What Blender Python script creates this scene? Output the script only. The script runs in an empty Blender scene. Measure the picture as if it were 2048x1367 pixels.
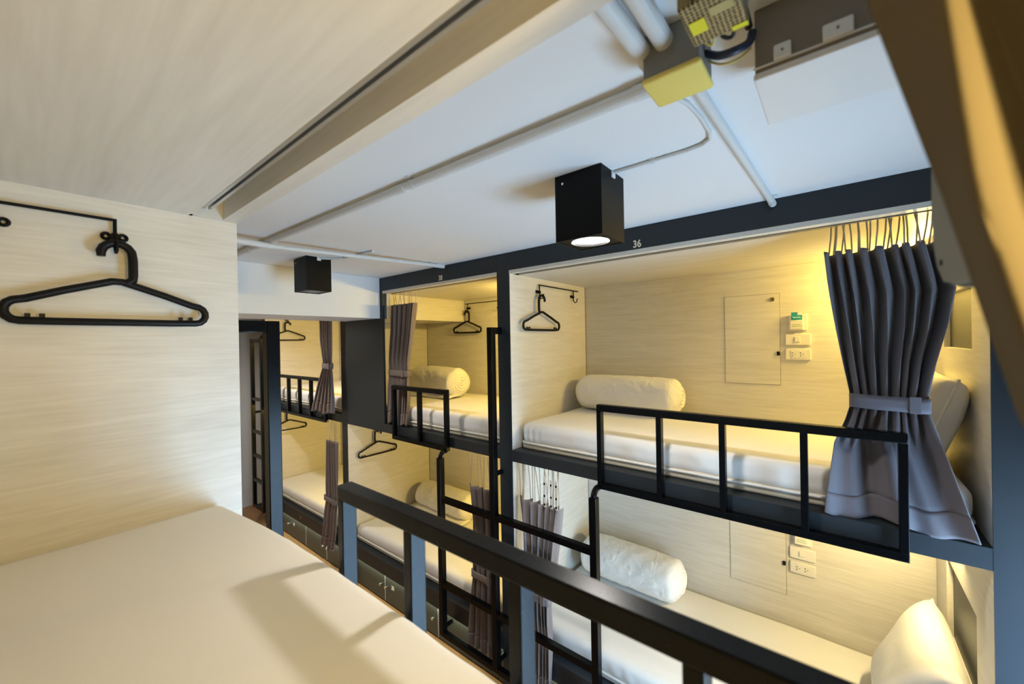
import bpy, bmesh, math, random
from mathutils import Vector, Matrix, noise
random.seed(7)
H = 2.235            # eye height above the floor; heights below are written relative to the eye
scn = bpy.context.scene
COL = scn.collection
PI = math.pi

# ---------------------------------------------------------------- materials
def new_mat(name):
    m = bpy.data.materials.new(name); m.use_nodes = True
    nt = m.node_tree
    return m, nt, nt.nodes['Principled BSDF']

def plain(name, col, rough=.5, metal=0., bump=0., bscale=200., spec=.5, sheen=0., coat=0.):
    m, nt, b = new_mat(name)
    b.inputs['Base Color'].default_value = (*col, 1)
    b.inputs['Roughness'].default_value = rough
    b.inputs['Metallic'].default_value = metal
    b.inputs['Specular IOR Level'].default_value = spec
    if sheen: b.inputs['Sheen Weight'].default_value = sheen
    if coat: b.inputs['Coat Weight'].default_value = coat; b.inputs['Coat Roughness'].default_value = .12
    n = nt.nodes.new('ShaderNodeTexNoise'); n.inputs['Scale'].default_value = bscale
    tc = nt.nodes.new('ShaderNodeTexCoord')
    nt.links.new(tc.outputs['Object'], n.inputs['Vector'])
    if bump:
        bp = nt.nodes.new('ShaderNodeBump'); bp.inputs['Strength'].default_value = bump
        bp.inputs['Distance'].default_value = .01
        nt.links.new(n.outputs['Fac'], bp.inputs['Height']); nt.links.new(bp.outputs['Normal'], b.inputs['Normal'])
    else:
        r = nt.nodes.new('ShaderNodeMapRange')
        r.inputs['To Min'].default_value = max(0, rough-.04); r.inputs['To Max'].default_value = min(1, rough+.04)
        nt.links.new(n.outputs['Fac'], r.inputs['Value']); nt.links.new(r.outputs['Result'], b.inputs['Roughness'])
    return m

def wood(name, scale, a, c, rough=.42, detail=.5):
    m, nt, b = new_mat(name)
    tc = nt.nodes.new('ShaderNodeTexCoord')
    mp = nt.nodes.new('ShaderNodeMapping'); mp.inputs['Scale'].default_value = scale
    nt.links.new(tc.outputs['Object'], mp.inputs['Vector'])
    n1 = nt.nodes.new('ShaderNodeTexNoise'); n1.inputs['Scale'].default_value = 1.; n1.inputs['Detail'].default_value = 5
    n1.inputs['Distortion'].default_value = 1.1; n1.inputs['Roughness'].default_value = .6
    nt.links.new(mp.outputs['Vector'], n1.inputs['Vector'])
    mp2 = nt.nodes.new('ShaderNodeMapping'); mp2.inputs['Scale'].default_value = [s*4.5 for s in scale]
    nt.links.new(tc.outputs['Object'], mp2.inputs['Vector'])
    n2 = nt.nodes.new('ShaderNodeTexNoise'); n2.inputs['Scale'].default_value = 1.; n2.inputs['Detail'].default_value = 3
    nt.links.new(mp2.outputs['Vector'], n2.inputs['Vector'])
    mx = nt.nodes.new('ShaderNodeMix'); mx.data_type = 'FLOAT'; mx.inputs[0].default_value = .45
    nt.links.new(n1.outputs['Fac'], mx.inputs[2]); nt.links.new(n2.outputs['Fac'], mx.inputs[3])
    r = nt.nodes.new('ShaderNodeValToRGB')
    r.color_ramp.elements[0].position = .32; r.color_ramp.elements[0].color = (*a, 1)
    r.color_ramp.elements[1].position = .66; r.color_ramp.elements[1].color = (*c, 1)
    nt.links.new(mx.outputs[0], r.inputs['Fac']); nt.links.new(r.outputs['Color'], b.inputs['Base Color'])
    b.inputs['Roughness'].default_value = rough
    return m

def fabric(name, col, rough=.85, sheen=.25, weave=900., bump=.15, wrinkle=0., wscale=6., trans=0.):
    m, nt, b = new_mat(name)
    tc = nt.nodes.new('ShaderNodeTexCoord')
    n = nt.nodes.new('ShaderNodeTexNoise'); n.inputs['Scale'].default_value = weave; n.inputs['Detail'].default_value = 2
    nt.links.new(tc.outputs['Object'], n.inputs['Vector'])
    w = nt.nodes.new('ShaderNodeTexNoise'); w.inputs['Scale'].default_value = wscale; w.inputs['Detail'].default_value = 4
    w.inputs['Distortion'].default_value = .8
    nt.links.new(tc.outputs['Object'], w.inputs['Vector'])
    b1 = nt.nodes.new('ShaderNodeBump'); b1.inputs['Strength'].default_value = bump; b1.inputs['Distance'].default_value = .002
    nt.links.new(n.outputs['Fac'], b1.inputs['Height'])
    b2 = nt.nodes.new('ShaderNodeBump'); b2.inputs['Strength'].default_value = wrinkle; b2.inputs['Distance'].default_value = .02
    nt.links.new(w.outputs['Fac'], b2.inputs['Height']); nt.links.new(b1.outputs['Normal'], b2.inputs['Normal'])
    nt.links.new(b2.outputs['Normal'], b.inputs['Normal'])
    b.inputs['Base Color'].default_value = (*col, 1); b.inputs['Roughness'].default_value = rough
    b.inputs['Sheen Weight'].default_value = sheen; b.inputs['Specular IOR Level'].default_value = .25
    if trans:
        t = nt.nodes.new('ShaderNodeBsdfTranslucent'); t.inputs['Color'].default_value = (*col, 1)
        ms = nt.nodes.new('ShaderNodeMixShader'); ms.inputs[0].default_value = trans
        out = nt.nodes['Material Output']
        nt.links.new(b.outputs[0], ms.inputs[1]); nt.links.new(t.outputs[0], ms.inputs[2]); nt.links.new(ms.outputs[0], out.inputs['Surface'])
    return m

def emit(name, col, s):
    m, nt, b = new_mat(name)
    b.inputs['Base Color'].default_value = (.8, .8, .8, 1)
    b.inputs['Emission Color'].default_value = (*col, 1); b.inputs['Emission Strength'].default_value = s
    return m

WA, WC = (.60, .565, .495), (.73, .70, .635)
M_WV = wood('pale_wood_panel', (1.6, 1.6, 26), WA, WC)
M_WH = wood('pale_wood_ceiling', (1.2, 24, 24), (.60, .565, .495), (.73, .70, .635))
M_WN = wood('pale_wood_near_ceiling', (.9, 13, 13), (.61, .575, .515), (.72, .69, .63))
M_DARK = plain('charcoal_paint', (.024, .030, .036), .42, spec=.3)
M_BLACK = plain('black_gloss_metal', (.0022, .0025, .003), .26, spec=.14)
M_BLACKM = plain('black_satin_metal', (.003, .003, .003), .5, spec=.15)
M_PLASTIC = plain('black_plastic', (.004, .0035, .0035), .42, spec=.22)
M_CEIL = plain('white_ceiling_paint', (.82, .825, .825), .75, bump=.05, bscale=90)
M_WALL = plain('grey_wall_paint', (.62, .61, .58), .8)
M_PIPE = plain('white_pipe', (.68, .69, .68), .45)
M_WHITE = plain('white_plastic', (.78, .78, .77), .4)
M_IVORY = plain('ivory_plastic', (.76, .73, .66), .38)
M_GREYP = plain('grey_plastic', (.22, .22, .21), .5)
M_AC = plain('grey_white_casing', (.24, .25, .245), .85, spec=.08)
M_TAUPE = plain('taupe_box_side', (.22, .185, .14), .6)
M_YEL = plain('yellow_lid', (.80, .66, .17), .45)
M_YST = plain('yellow_sticker', (.75, .70, .03), .5)
M_ALU = plain('aluminium', (.50, .50, .49), .35, metal=.7)
M_SLOT = plain('track_slot', (.015, .016, .015), .6)
M_GAP = plain('gap_line', (.16, .12, .06), .8)
M_STEEL = plain('chrome', (.75, .75, .72), .22, metal=1.)
M_LETTER = plain('cream_lettering', (.80, .73, .54), .6)
M_RED = plain('red_lettering', (.35, .12, .08), .6)
M_LOCK = plain('locker_board', (.060, .062, .052), .45)
M_SHEET = fabric('white_sheet', (.80, .785, .75), wrinkle=.12, wscale=9, sheen=.1)
M_SHEETN = fabric('smooth_white_sheet', (.78, .755, .70), wrinkle=.03, wscale=5, sheen=.1)
M_MBASE = fabric('cream_mattress_border', (.70, .64, .52), sheen=.1)
M_DUVET = fabric('white_duvet', (.82, .80, .75), wrinkle=.55, wscale=14, sheen=.1)
M_PILLOW = fabric('white_pillow', (.82, .80, .75), wrinkle=.15, wscale=7, sheen=.1)
M_CURT = fabric('grey_mauve_curtain', (.15, .138, .158), sheen=.25, rough=.7, trans=.08)
M_CURTB = fabric('brown_grey_curtain', (.21, .165, .15), sheen=.2, rough=.75, trans=.08)
M_CURTN = fabric('taupe_curtain', (.10, .082, .06), sheen=.05, rough=.8)
M_CURTLIT = fabric('lit_mauve_curtain', (.30, .265, .265), sheen=.25, rough=.75, trans=.08)  # same fabric as the grey mauve curtain, paled to stand in for brighter light
M_TAPE = fabric('curtain_tape', (.50, .42, .30), sheen=.1)
M_TEAL = plain('teal_print', (.03, .29, .38), .4)
M_TEALL = plain('pale_teal_print', (.30, .62, .60), .4)
M_GREEN = plain('green_print', (.30, .45, .25), .5)
M_NAVY = plain('navy_cable', (.012, .02, .05), .45)
M_BCABLE = plain('black_cable', (.01, .01, .01), .5)
M_YCABLE = plain('yellow_cable', (.62, .55, .16), .5)
M_BULB = emit('lamp_diffuser', (1, .97, .92), 30)
M_LED = emit('led_diffuser', (.86, 1, .80), 6)
M_WARM = emit('warm_led_diffuser', (1, .70, .34), 8)
M_FLOOR = wood('orange_brown_floor', (1.2, 18, 18), (.30, .15, .05), (.42, .22, .085), .35)
M_GLASS, nt, b = new_mat('window_glass')
b.inputs['Roughness'].default_value = .02; b.inputs['Base Color'].default_value = (.02, .02, .02, 1)
tr = nt.nodes.new('ShaderNodeBsdfTransparent'); ms = nt.nodes.new('ShaderNodeMixShader'); ms.inputs[0].default_value = .08
nt.links.new(tr.outputs[0], ms.inputs[1]); nt.links.new(b.outputs[0], ms.inputs[2]); nt.links.new(ms.outputs[0], nt.nodes['Material Output'].inputs['Surface'])

# perforated power supply cover: dark holes in brassy metal
M_PERF, nt, b = new_mat('perforated_metal')
tc = nt.nodes.new('ShaderNodeTexCoord'); vo = nt.nodes.new('ShaderNodeTexVoronoi'); vo.inputs['Scale'].default_value = 170; vo.voronoi_dimensions = '2D'
vo.inputs['Randomness'].default_value = .15
nt.links.new(tc.outputs['Object'], vo.inputs['Vector'])
rp = nt.nodes.new('ShaderNodeValToRGB'); rp.color_ramp.elements[0].position = .34; rp.color_ramp.elements[0].color = (.03, .022, .012, 1)
rp.color_ramp.elements[1].position = .42; rp.color_ramp.elements[1].color = (.46, .36, .17, 1)
nt.links.new(vo.outputs['Distance'], rp.inputs['Fac']); nt.links.new(rp.outputs['Color'], b.inputs['Base Color'])
b.inputs['Metallic'].default_value = .3; b.inputs['Roughness'].default_value = .5

# ---------------------------------------------------------------- mesh helpers
class B:
    """collects shapes in one bmesh (world coordinates, heights relative to the eye)"""
    def __init__(s): s.bm = bmesh.new()
    def box(s, x0, x1, y0, y1, z0, z1, bev=0., seg=2):
        r = bmesh.ops.create_cube(s.bm, size=1)
        vs = r['verts']
        for v in vs:
            v.co = Vector(((x0+x1)/2+v.co.x*(x1-x0), (y0+y1)/2+v.co.y*(y1-y0), (z0+z1)/2+v.co.z*(z1-z0)+H))
        if bev:
            es = list({e for v in vs for e in v.link_edges})
            bmesh.ops.bevel(s.bm, geom=es, offset=bev, segments=seg, profile=.5, affect='EDGES')
        return s
    def tube(s, pts, r, n=10, cap=True, closed=False):
        pts = [Vector(p)+Vector((0, 0, H)) for p in pts]
        m = len(pts); rings = []
        up = None
        for i, p in enumerate(pts):
            if closed: t = (pts[(i+1) % m]-pts[i-1]).normalized()
            else: t = (pts[min(i+1, m-1)]-pts[max(i-1, 0)]).normalized()
            if up is None:
                up = Vector((0, 0, 1)) if abs(t.z) < .9 else Vector((0, 1, 0))
            a = t.cross(up)
            if a.length < 1e-4: a = t.cross(Vector((1, 0, 0)))
            a.normalize(); c = a.cross(t).normalized(); up = c
            rr = r[i] if isinstance(r, (list, tuple)) else r
            rings.append([s.bm.verts.new(p+a*math.cos(k*2*PI/n)*rr+c*math.sin(k*2*PI/n)*rr) for k in range(n)])
        for i in range(m if closed else m-1):
            A, C = rings[i], rings[(i+1) % m]
            for k in range(n): s.bm.faces.new((A[k], A[(k+1) % n], C[(k+1) % n], C[k]))
        if cap and not closed:
            s.bm.faces.new(rings[0]); s.bm.faces.new(rings[-1][::-1])
        return s
    def cyl(s, p0, p1, r, n=20): return s.tube([p0, p1], r, n)
    def prism_x(s, prof, x0, x1):
        a = [s.bm.verts.new((x0, y, z+H)) for y, z in prof]; c = [s.bm.verts.new((x1, y, z+H)) for y, z in prof]
        n = len(prof)
        for k in range(n): s.bm.faces.new((a[k], a[(k+1) % n], c[(k+1) % n], c[k]))
        s.bm.faces.new(a[::-1]); s.bm.faces.new(c)
        return s
    def grid(s, fn, nu, nv, closeu=False):
        vs = [[s.bm.verts.new(Vector(fn(u/(nu if closeu else nu-1), v/(nv-1)))+Vector((0, 0, H))) for u in range(nu)] for v in range(nv)]
        for j in range(nv-1):
            for i in range(nu if closeu else nu-1):
                s.bm.faces.new((vs[j][i], vs[j][(i+1) % nu], vs[j+1][(i+1) % nu], vs[j+1][i]))
        return vs

def build(name, b, mat, parent=None, smooth=22, solid=0., subsurf=0):
    bm = b.bm if isinstance(b, B) else b
    bmesh.ops.recalc_face_normals(bm, faces=bm.faces[:])
    me = bpy.data.meshes.new(name); bm.to_mesh(me); bm.free()
    me.polygons.foreach_set('use_smooth', [True]*len(me.polygons))
    me.set_sharp_from_angle(angle=math.radians(smooth))
    for m in (mat if isinstance(mat, (list, tuple)) else [mat]): me.materials.append(m)
    o = bpy.data.objects.new(name, me); COL.objects.link(o)
    if parent: o.parent = parent
    if solid:
        md = o.modifiers.new('thickness', 'SOLIDIFY'); md.thickness = solid; md.offset = 0
    if subsurf:
        md = o.modifiers.new('smooth', 'SUBSURF'); md.levels = subsurf; md.render_levels = subsurf
    return o

ROOTS = []
def thing(name, label, cat, group=None):
    o = bpy.data.objects.new(name, None); COL.objects.link(o); o.empty_display_size = .05
    o['label'] = label; o['category'] = cat
    if group: o['group'] = group
    ROOTS.append(o); return o
def tag(o, label, cat, group=None):
    o['label'] = label; o['category'] = cat
    if group: o['group'] = group
    ROOTS.append(o); return o
def struct(name, b, mat, parent=None):
    o = build(name, b, mat, parent); o['kind'] = 'structure'; ROOTS.append(o); return o
def tree(o):
    r = [o]
    for c in o.children: r += tree(c)
    return r
def finish():
    """put every thing's origin at the middle of its base"""
    for r in ROOTS:
        os_ = [o for o in tree(r) if o.type == 'MESH']
        lo = Vector((1e9,)*3); hi = -lo
        for o in os_:
            for v in o.data.vertices:
                lo = Vector(map(min, lo, v.co)); hi = Vector(map(max, hi, v.co))
        base = Vector(((lo.x+hi.x)/2, (lo.y+hi.y)/2, lo.z))
        for o in os_: o.data.transform(Matrix.Translation(-base))
        r.location = base

def text(name, s, size, mat, parent, loc, rot, sx=1., ext=.0006, bold=.0, track=1.):
    cu = bpy.data.curves.new(name+'_curve', 'FONT'); cu.body = s; cu.fill_mode = 'BOTH'; cu.size = size; cu.extrude = ext; cu.offset = bold
    cu.align_x = 'CENTER'; cu.align_y = 'CENTER'; cu.space_character = track
    t = bpy.data.objects.new(name+'_tmp', cu); COL.objects.link(t)
    bpy.context.view_layer.update()
    me = bpy.data.meshes.new_from_object(t.evaluated_get(bpy.context.evaluated_depsgraph_get()))
    bpy.data.objects.remove(t); bpy.data.curves.remove(cu)
    me.name = name
    me.transform(Matrix.Translation(Vector(loc)+Vector((0, 0, H))) @ rot.to_4x4() @ Matrix.Diagonal((sx, 1, 1, 1)))
    me.materials.clear(); me.materials.append(mat)
    o = bpy.data.objects.new(name, me); COL.objects.link(o)
    if parent: o.parent = parent
    return o
ROT_FRONT = Matrix.Rotation(PI/2, 3, 'X')                 # faces -y

def lerp(a, b, t): return a+(b-a)*t
def interp(rows, z, k):
    rows = sorted(rows, key=lambda r: -r[0])
    if z >= rows[0][0]: return rows[0][k]
    for a, c in zip(rows, rows[1:]):
        if a[0] >= z >= c[0]:
            t = (a[0]-z)/(a[0]-c[0]+1e-9)
            return lerp(a[k], c[k], t)
    return rows[-1][k]

# ---------------------------------------------------------------- the room
ZC, YF, YN = .549, 1.90, .463
ZF = -H
b = B(); b.box(-6.5, .92, -.62, 3.0, ZF-.05, ZF); struct('floor', b, M_FLOOR)
b = B(); b.box(-6.5, .92, -.62, 3.0, ZC, ZC+.08); struct('ceiling', b, M_CEIL)
b = B(); b.box(-6.5, -6.4, -.62, 3.0, ZF, ZC); struct('wall_left', b, M_WALL)
b = B(); b.box(-6.5, .92, 2.9, 3.0, ZF, ZC); struct('wall_back', b, M_WALL)
b = B(); b.box(-6.5, .92, -.62, -.54, ZF, ZC); struct('wall_front', b, M_WALL)
WX, wy0, wy1, wz0, wz1 = .80, 1.0, 1.885, -2.12, -.62       # window at the aisle's end
b = B()
b.box(WX, WX+.12, -.62, wy0, ZF, ZC); b.box(WX, WX+.12, wy1, 3.0, ZF, ZC)
b.box(WX, WX+.12, wy0, wy1, ZF, wz0); b.box(WX, WX+.12, wy0, wy1, wz1, ZC)
struct('wall_right', b, M_WALL)
b = B()
for y in (wy0, (wy0+wy1)/2-.02, wy1-.04): b.box(WX+.03, WX+.08, y, y+.04, wz0, wz1)
for z in (wz0, wz1-.04): b.box(WX+.032, WX+.078, wy0, wy1, z, z+.04)
win = struct('window_1', b, M_WHITE)
b = B(); b.box(WX+.05, WX+.056, wy0+.02, wy1-.02, wz0+.02, wz1-.02); g = build('pane', b, M_GLASS, win)
# the beam across the aisle
b = B(); b.box(-3.55, -2.98, .52, YF-.002, .212, ZC-.001); struct('trim_1', b, M_CEIL)

# ---------------------------------------------------------------- bunk units
ZPT, ZPB, ZT, ZL, ZBT, ZBB = -.673, -.743, .439, .42, -1.84, -1.957
def bunk(label, xl, xr, ls, rs, yf, s, group, up_xl=None, num=None, niches=(), near=False, wood_top=M_WH):
    """xl..xr inside of the opening, ls/rs outer edges of the stiles, yf front plane, s +1 when it goes towards +y"""
    r = thing('bunk_bed', label, 'bunk bed', group)
    def bx(b, x0, x1, d0, d1, z0, z1, bev=0.):
        y0, y1 = sorted((yf+s*d0, yf+s*d1)); return b.box(x0, x1, y0, y1, z0, z1, bev)
    zl = .415 if near else ZL
    zt = zl+.02
    ux = xl if up_xl is None else up_xl
    b = B(); bx(b, ls, rs, 0, .03, zt, ZC-.002); build('fascia', b, M_DARK, r)
    b = B(); bx(b, ls, xl-(.02 if near else 0.), 0, .006, ZF, zt); bx(b, ls+.022, xl-.02, .006, .94, ZF, zt); build('left_post', b, M_DARK, r)
    if rs-xr > .03:
        b = B(); bx(b, xr, rs, 0, .006, ZF, zt); bx(b, xr+.02, rs, .006, .94, ZF, zt); build('right_post', b, M_DARK, r)
    b = B(); bx(b, xl-.019, xl, .0005 if near else .007, .955, ZBT, zl); build('left_panel', b, M_WV, r)
    # right panel with its niches
    b = B(); px0, px1 = xr, xr+.019
    if niches:
        zs = ZBT
        for (n0, n1, z0, z1) in sorted(niches, key=lambda q: q[2]):
            bx(b, px0, px1, .007, .955, zs, z0); bx(b, px0, px1, .007, n0, z0, z1); bx(b, px0, px1, n1, .955, z0, z1); zs = z1
        bx(b, px0, px1, .007, .955, zs, zl)
    else: bx(b, px0, px1, .007, .955, ZBT, zl)
    build('right_panel', b, M_WV, r)
    for (n0, n1, z0, z1) in niches:
        b = B(); D = .09
        bx(b, xr+.019+D-.01, xr+.019+D, n0-.01, n1+.01, z0-.01, z1+.01)
        bx(b, xr+.019, xr+.018+D, n0-.01, n1+.01, z0-.012, z0); bx(b, xr+.019, xr+.018+D, n0-.01, n1+.01, z1, z1+.012)
        bx(b, xr+.019, xr+.018+D, n0-.012, n0, z0, z1); bx(b, xr+.019, xr+.018+D, n1, n1+.012, z0, z1)
        build('shelf_niche', b, M_WV, r)
    b = B(); bx(b, xl, xr, .96, .975, ZBT, zl+.04); build('back_panel', b, M_WV, r)
    # wooden canopy with the lining edge and the pocket for the curtain track
    b = B(); bx(b, ux, xr, .001, .044, zl, zt+(.07 if near else .0)-.001); build('canopy_edge', b, wood_top, r)
    b = B(); pk = .066 if near else .045
    bx(b, ux, xr, .122 if near else .10, .958, zl, zl+pk); bx(b, ux, xr, .03, .13, zl+pk, zl+pk+.01)
    if near: bx(b, xl, xl+.02, .044, .13, zl, zl+pk)
    build('canopy_panel', b, wood_top, r)
    b = B(); d0 = .098 if near else .07; x0 = ux+(.11 if near else .03)
    bx(b, x0, xr-.01, d0, d0+.008, zl-.001, zl+.03); bx(b, x0, xr-.01, d0+.016, d0+.024, zl-.001, zl+.03); bx(b, x0, xr-.01, d0, d0+.024, zl+.03, zl+.034)
    t = build('curtain_track', b, M_ALU, r)
    b = B(); bx(b, x0+.002, xr-.012, d0+.008, d0+.016, zl+.02, zl+.0299); build('track_slot', b, M_SLOT, t)
    if near:
        b = B()
        for dd in (.005, .019): b.cyl((x0+.012, yf+s*(d0+dd), zl-.003), (x0+.012, yf+s*(d0+dd), zl+.002), .003, 10)
        build('screw', b, M_STEEL, t)
    b = B(); bx(b, xl, xr, .001, .95, ZPB, ZPT); build('platform', b, M_DARK, r)
    b = B(); bx(b, xl, xr, .001, .95, ZBB, ZBT); build('base_board', b, M_DARK, r)
    if up_xl is not None:
        b = B(); bx(b, xl, up_xl, .0005, .02, ZPT, zt); build('front_panel', b, M_DARK, r)
        b = B(); bx(b, xl+.001, -2.957, .05, .955, .209, zl+.04); build('beam_casing', b, M_WV, r)
    if num:
        text('number', num[0], .049, M_LETTER, r, (num[1], yf-.0006, .463), ROT_FRONT, sx=.82, bold=.0012, track=1.05)
    return r

def lockers(r, xl, xr, seams, pairs, yf, nums):
    """cupboard doors under the lower bunk: seams between doors, knobs beside the seams, numbers by the knobs"""
    xs = [xl]+list(seams)+[xr]
    for i in range(len(xs)-1):
        b = B(); b.box(xs[i]+.0025, xs[i+1]-.0025, yf+.05, yf+.068, ZF+.012, ZBB-.004, .002)
        d = build('locker_door', b, M_LOCK, r)
        for kx in pairs:
            if xs[i] < kx < xs[i+1]:
                b = B(); b.cyl((kx, yf+.05, -2.085), (kx, yf+.028, -2.085), .0045, 12); b.cyl((kx, yf+.030, -2.085), (kx, yf+.020, -2.085), .011, 16)
                build('knob', b, M_STEEL, d)
        for tx, ss in nums:
            if xs[i] < tx < xs[i+1]:
                text('number', ss, .05, M_LETTER, d, (tx, yf+.0492, -2.075), ROT_FRONT, sx=.8, bold=.001)
    for x in seams:
        b = B(); b.box(x-.002, x+.002, yf+.0495, yf+.066, ZF+.012, ZBB-.006); build('seam_strip', b, M_WHITE, r)
    b = B(); b.box(xl, xr, yf+.069, yf+.074, ZF, ZBB-.002); build('plinth', b, M_SLOT, r)
    b = B(); b.box(xl+.02, xr-.02, yf+.022, yf+.032, ZBB-.007, ZBB-.0005); build('led_strip', b, M_LED, r)

XA0, XA1 = -1.568, .368
G = 'built-in bunk beds'
uA = bunk('charcoal framed bunk lined in pale wood, with number 36 above its opening', XA0, XA1, -1.667, .52, YF, 1, G, num=('36', -.752),
          niches=((.22, .70, -.06, .17), (.215, .72, -1.36, -1.0)))
uB = bunk('charcoal framed bunk lined in pale wood, with number 38 above its short opening', -3.56, -1.669, -3.60, -1.668, YF, 1, G, up_xl=-2.944, num=('38', -2.205))
uC = bunk('farthest charcoal framed bunk lined in wood, beyond the beam', -5.53, -3.652, -5.625, -3.6005, YF, 1, G)
uN = bunk('nearest bunk, its pale wood end wall and canopy filling the left side', -1.577, .362, -1.676, .46, YN, -1, G, near=True, wood_top=M_WN)
lockers(uA, XA0, XA1, (-.62,), (-.67, -.57), YF, ())
lockers(uB, -3.56, -1.669, (-3.058, -2.36), (-3.10, -3.02, -2.40), YF, ((-2.945, '38'),))
lockers(uC, -5.53, -3.652, (-4.59, -4.112), (-5.0, -4.155, -4.07), YF, ((-4.90, '40'), (-3.99, '39')))
text('number', '39', .05, M_RED, uC, (-4.60, YF-.0006, -1.90), ROT_FRONT, sx=.8, bold=.001)

# in-wall cupboard doors on the back panel
YB = YF+.96
def wall_door(r, x0, x1, z0, z1, lock=True):
    b = B(); b.box(x0-.002, x1+.002, YB-.0006, YB+.001, z0-.002, z1+.002); build('door_gap', b, M_GAP, r)
    b = B(); b.box(x0, x1, YB-.003, YB-.0007, z0, z1); d = build('cupboard_door', b, M_WV, r)
    b = B(); b.box(x1-.017, x1-.001, YB-.009, YB-.003, z0+.175, z0+.199, .002); build('latch', b, M_PLASTIC, d)
    if lock:
        b = B(); b.tube([(x1-.035+.009*math.cos(a*PI/8), YB-.005, z1-.033+.009*math.sin(a*PI/8)) for a in range(16)], .0035, 8, closed=True)
        b.cyl((x1-.035, YB-.004, z1-.033), (x1-.035, YB-.0055, z1-.033), .008, 14); k = build('key_lock', b, plain('brass', (.28, .22, .10), .35, metal=.8), d)
wall_door(uA, -.56, -.266, -.289, .257)
wall_door(uA, -.55, -.254, -1.54, -.99)
wall_door(uB, -2.545, -2.25, -.289, .235, False)

# ---------------------------------------------------------------- switches, sockets, cards
def plate(b, x0, x1, z0, z1, d=.010): b.box(x0, x1, YB-d, YB-.0002, z0, z1, .003)
def wall_fittings(zo, where, lower=False):
    dx = .005 if lower else 0
    # card holder
    t = thing('card_switch', f'white card holder switch above the light switch in {where}', 'switch', 'card holder switches')
    b = B(); plate(b, -.222+dx, -.133+dx, zo+.033, zo+.124); build('plate', b, M_IVORY, t)
    b = B(); b.box(-.214+dx, -.152+dx, YB-.024, YB-.0102, zo+.040, zo+.092, .002); build('card_slot', b, M_IVORY, t)
    b = B()
    for k in range(2): b.box(-.205+dx, -.163+dx+k*.006, YB-.0246, YB-.024, zo+.066-k*.011, zo+.069-k*.011)
    build('print', b, M_GREEN, t)
    c = thing('key_card', f'teal key card standing in the card holder of {where}', 'card', 'key cards')
    b = B(); b.box(-.208+dx, -.156+dx, YB-.0215, YB-.0205, zo+.093, zo+.139); build('card', b, M_TEAL, c)
    b = B(); b.box(-.178+dx, -.156+dx, YB-.0225, YB-.0216, zo+.122, zo+.139); build('white_corner', b, M_WHITE, c)
    b = B(); b.tube([(-.200+dx+.036*k/16, YB-.022, zo+.108+.004*math.sin(k*1.5)) for k in range(17)], .0022, 6); build('emblem', b, M_TEALL, c)
    # rocker switch
    t = thing('light_switch', f'ivory rocker light switch above the twin socket in {where}', 'switch', 'light switches')
    b = B(); plate(b, -.239+dx, -.118+dx, zo-.052, zo+.013); build('plate', b, M_IVORY, t)
    b = B(); b.box(-.194+dx, -.168+dx, YB-.014, YB-.0102, zo-.034, zo-.004, .002); build('rocker', b, M_IVORY, t)
    # socket
    t = thing('power_outlet', f'ivory twin power outlet under the light switch in {where}', 'socket', 'power outlets')
    b = B(); plate(b, -.239+dx, -.118+dx, zo-.138, zo-.073); build('plate', b, M_IVORY, t)
    b = B(); b.box(-.212+dx, -.142+dx, YB-.0115, YB-.0102, zo-.127, zo-.084, .001); build('socket_face', b, M_IVORY, t)
    for k in (0, 1):
        b = B(); x = -.205+dx+k*.038
        for (ox, oz) in ((0, -.098), (0, -.113), (.012, -.105)):
            b.cyl((x+ox, YB-.0114, zo+oz), (x+ox, YB-.0119, zo+oz), .0032 if ox == 0 else .0024, 10)
        build('pin_holes', b, M_SLOT, t)
wall_fittings(0., 'the bunk numbered 36')
wall_fittings(-1.252, 'the lower bunk below number 36', True)

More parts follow.
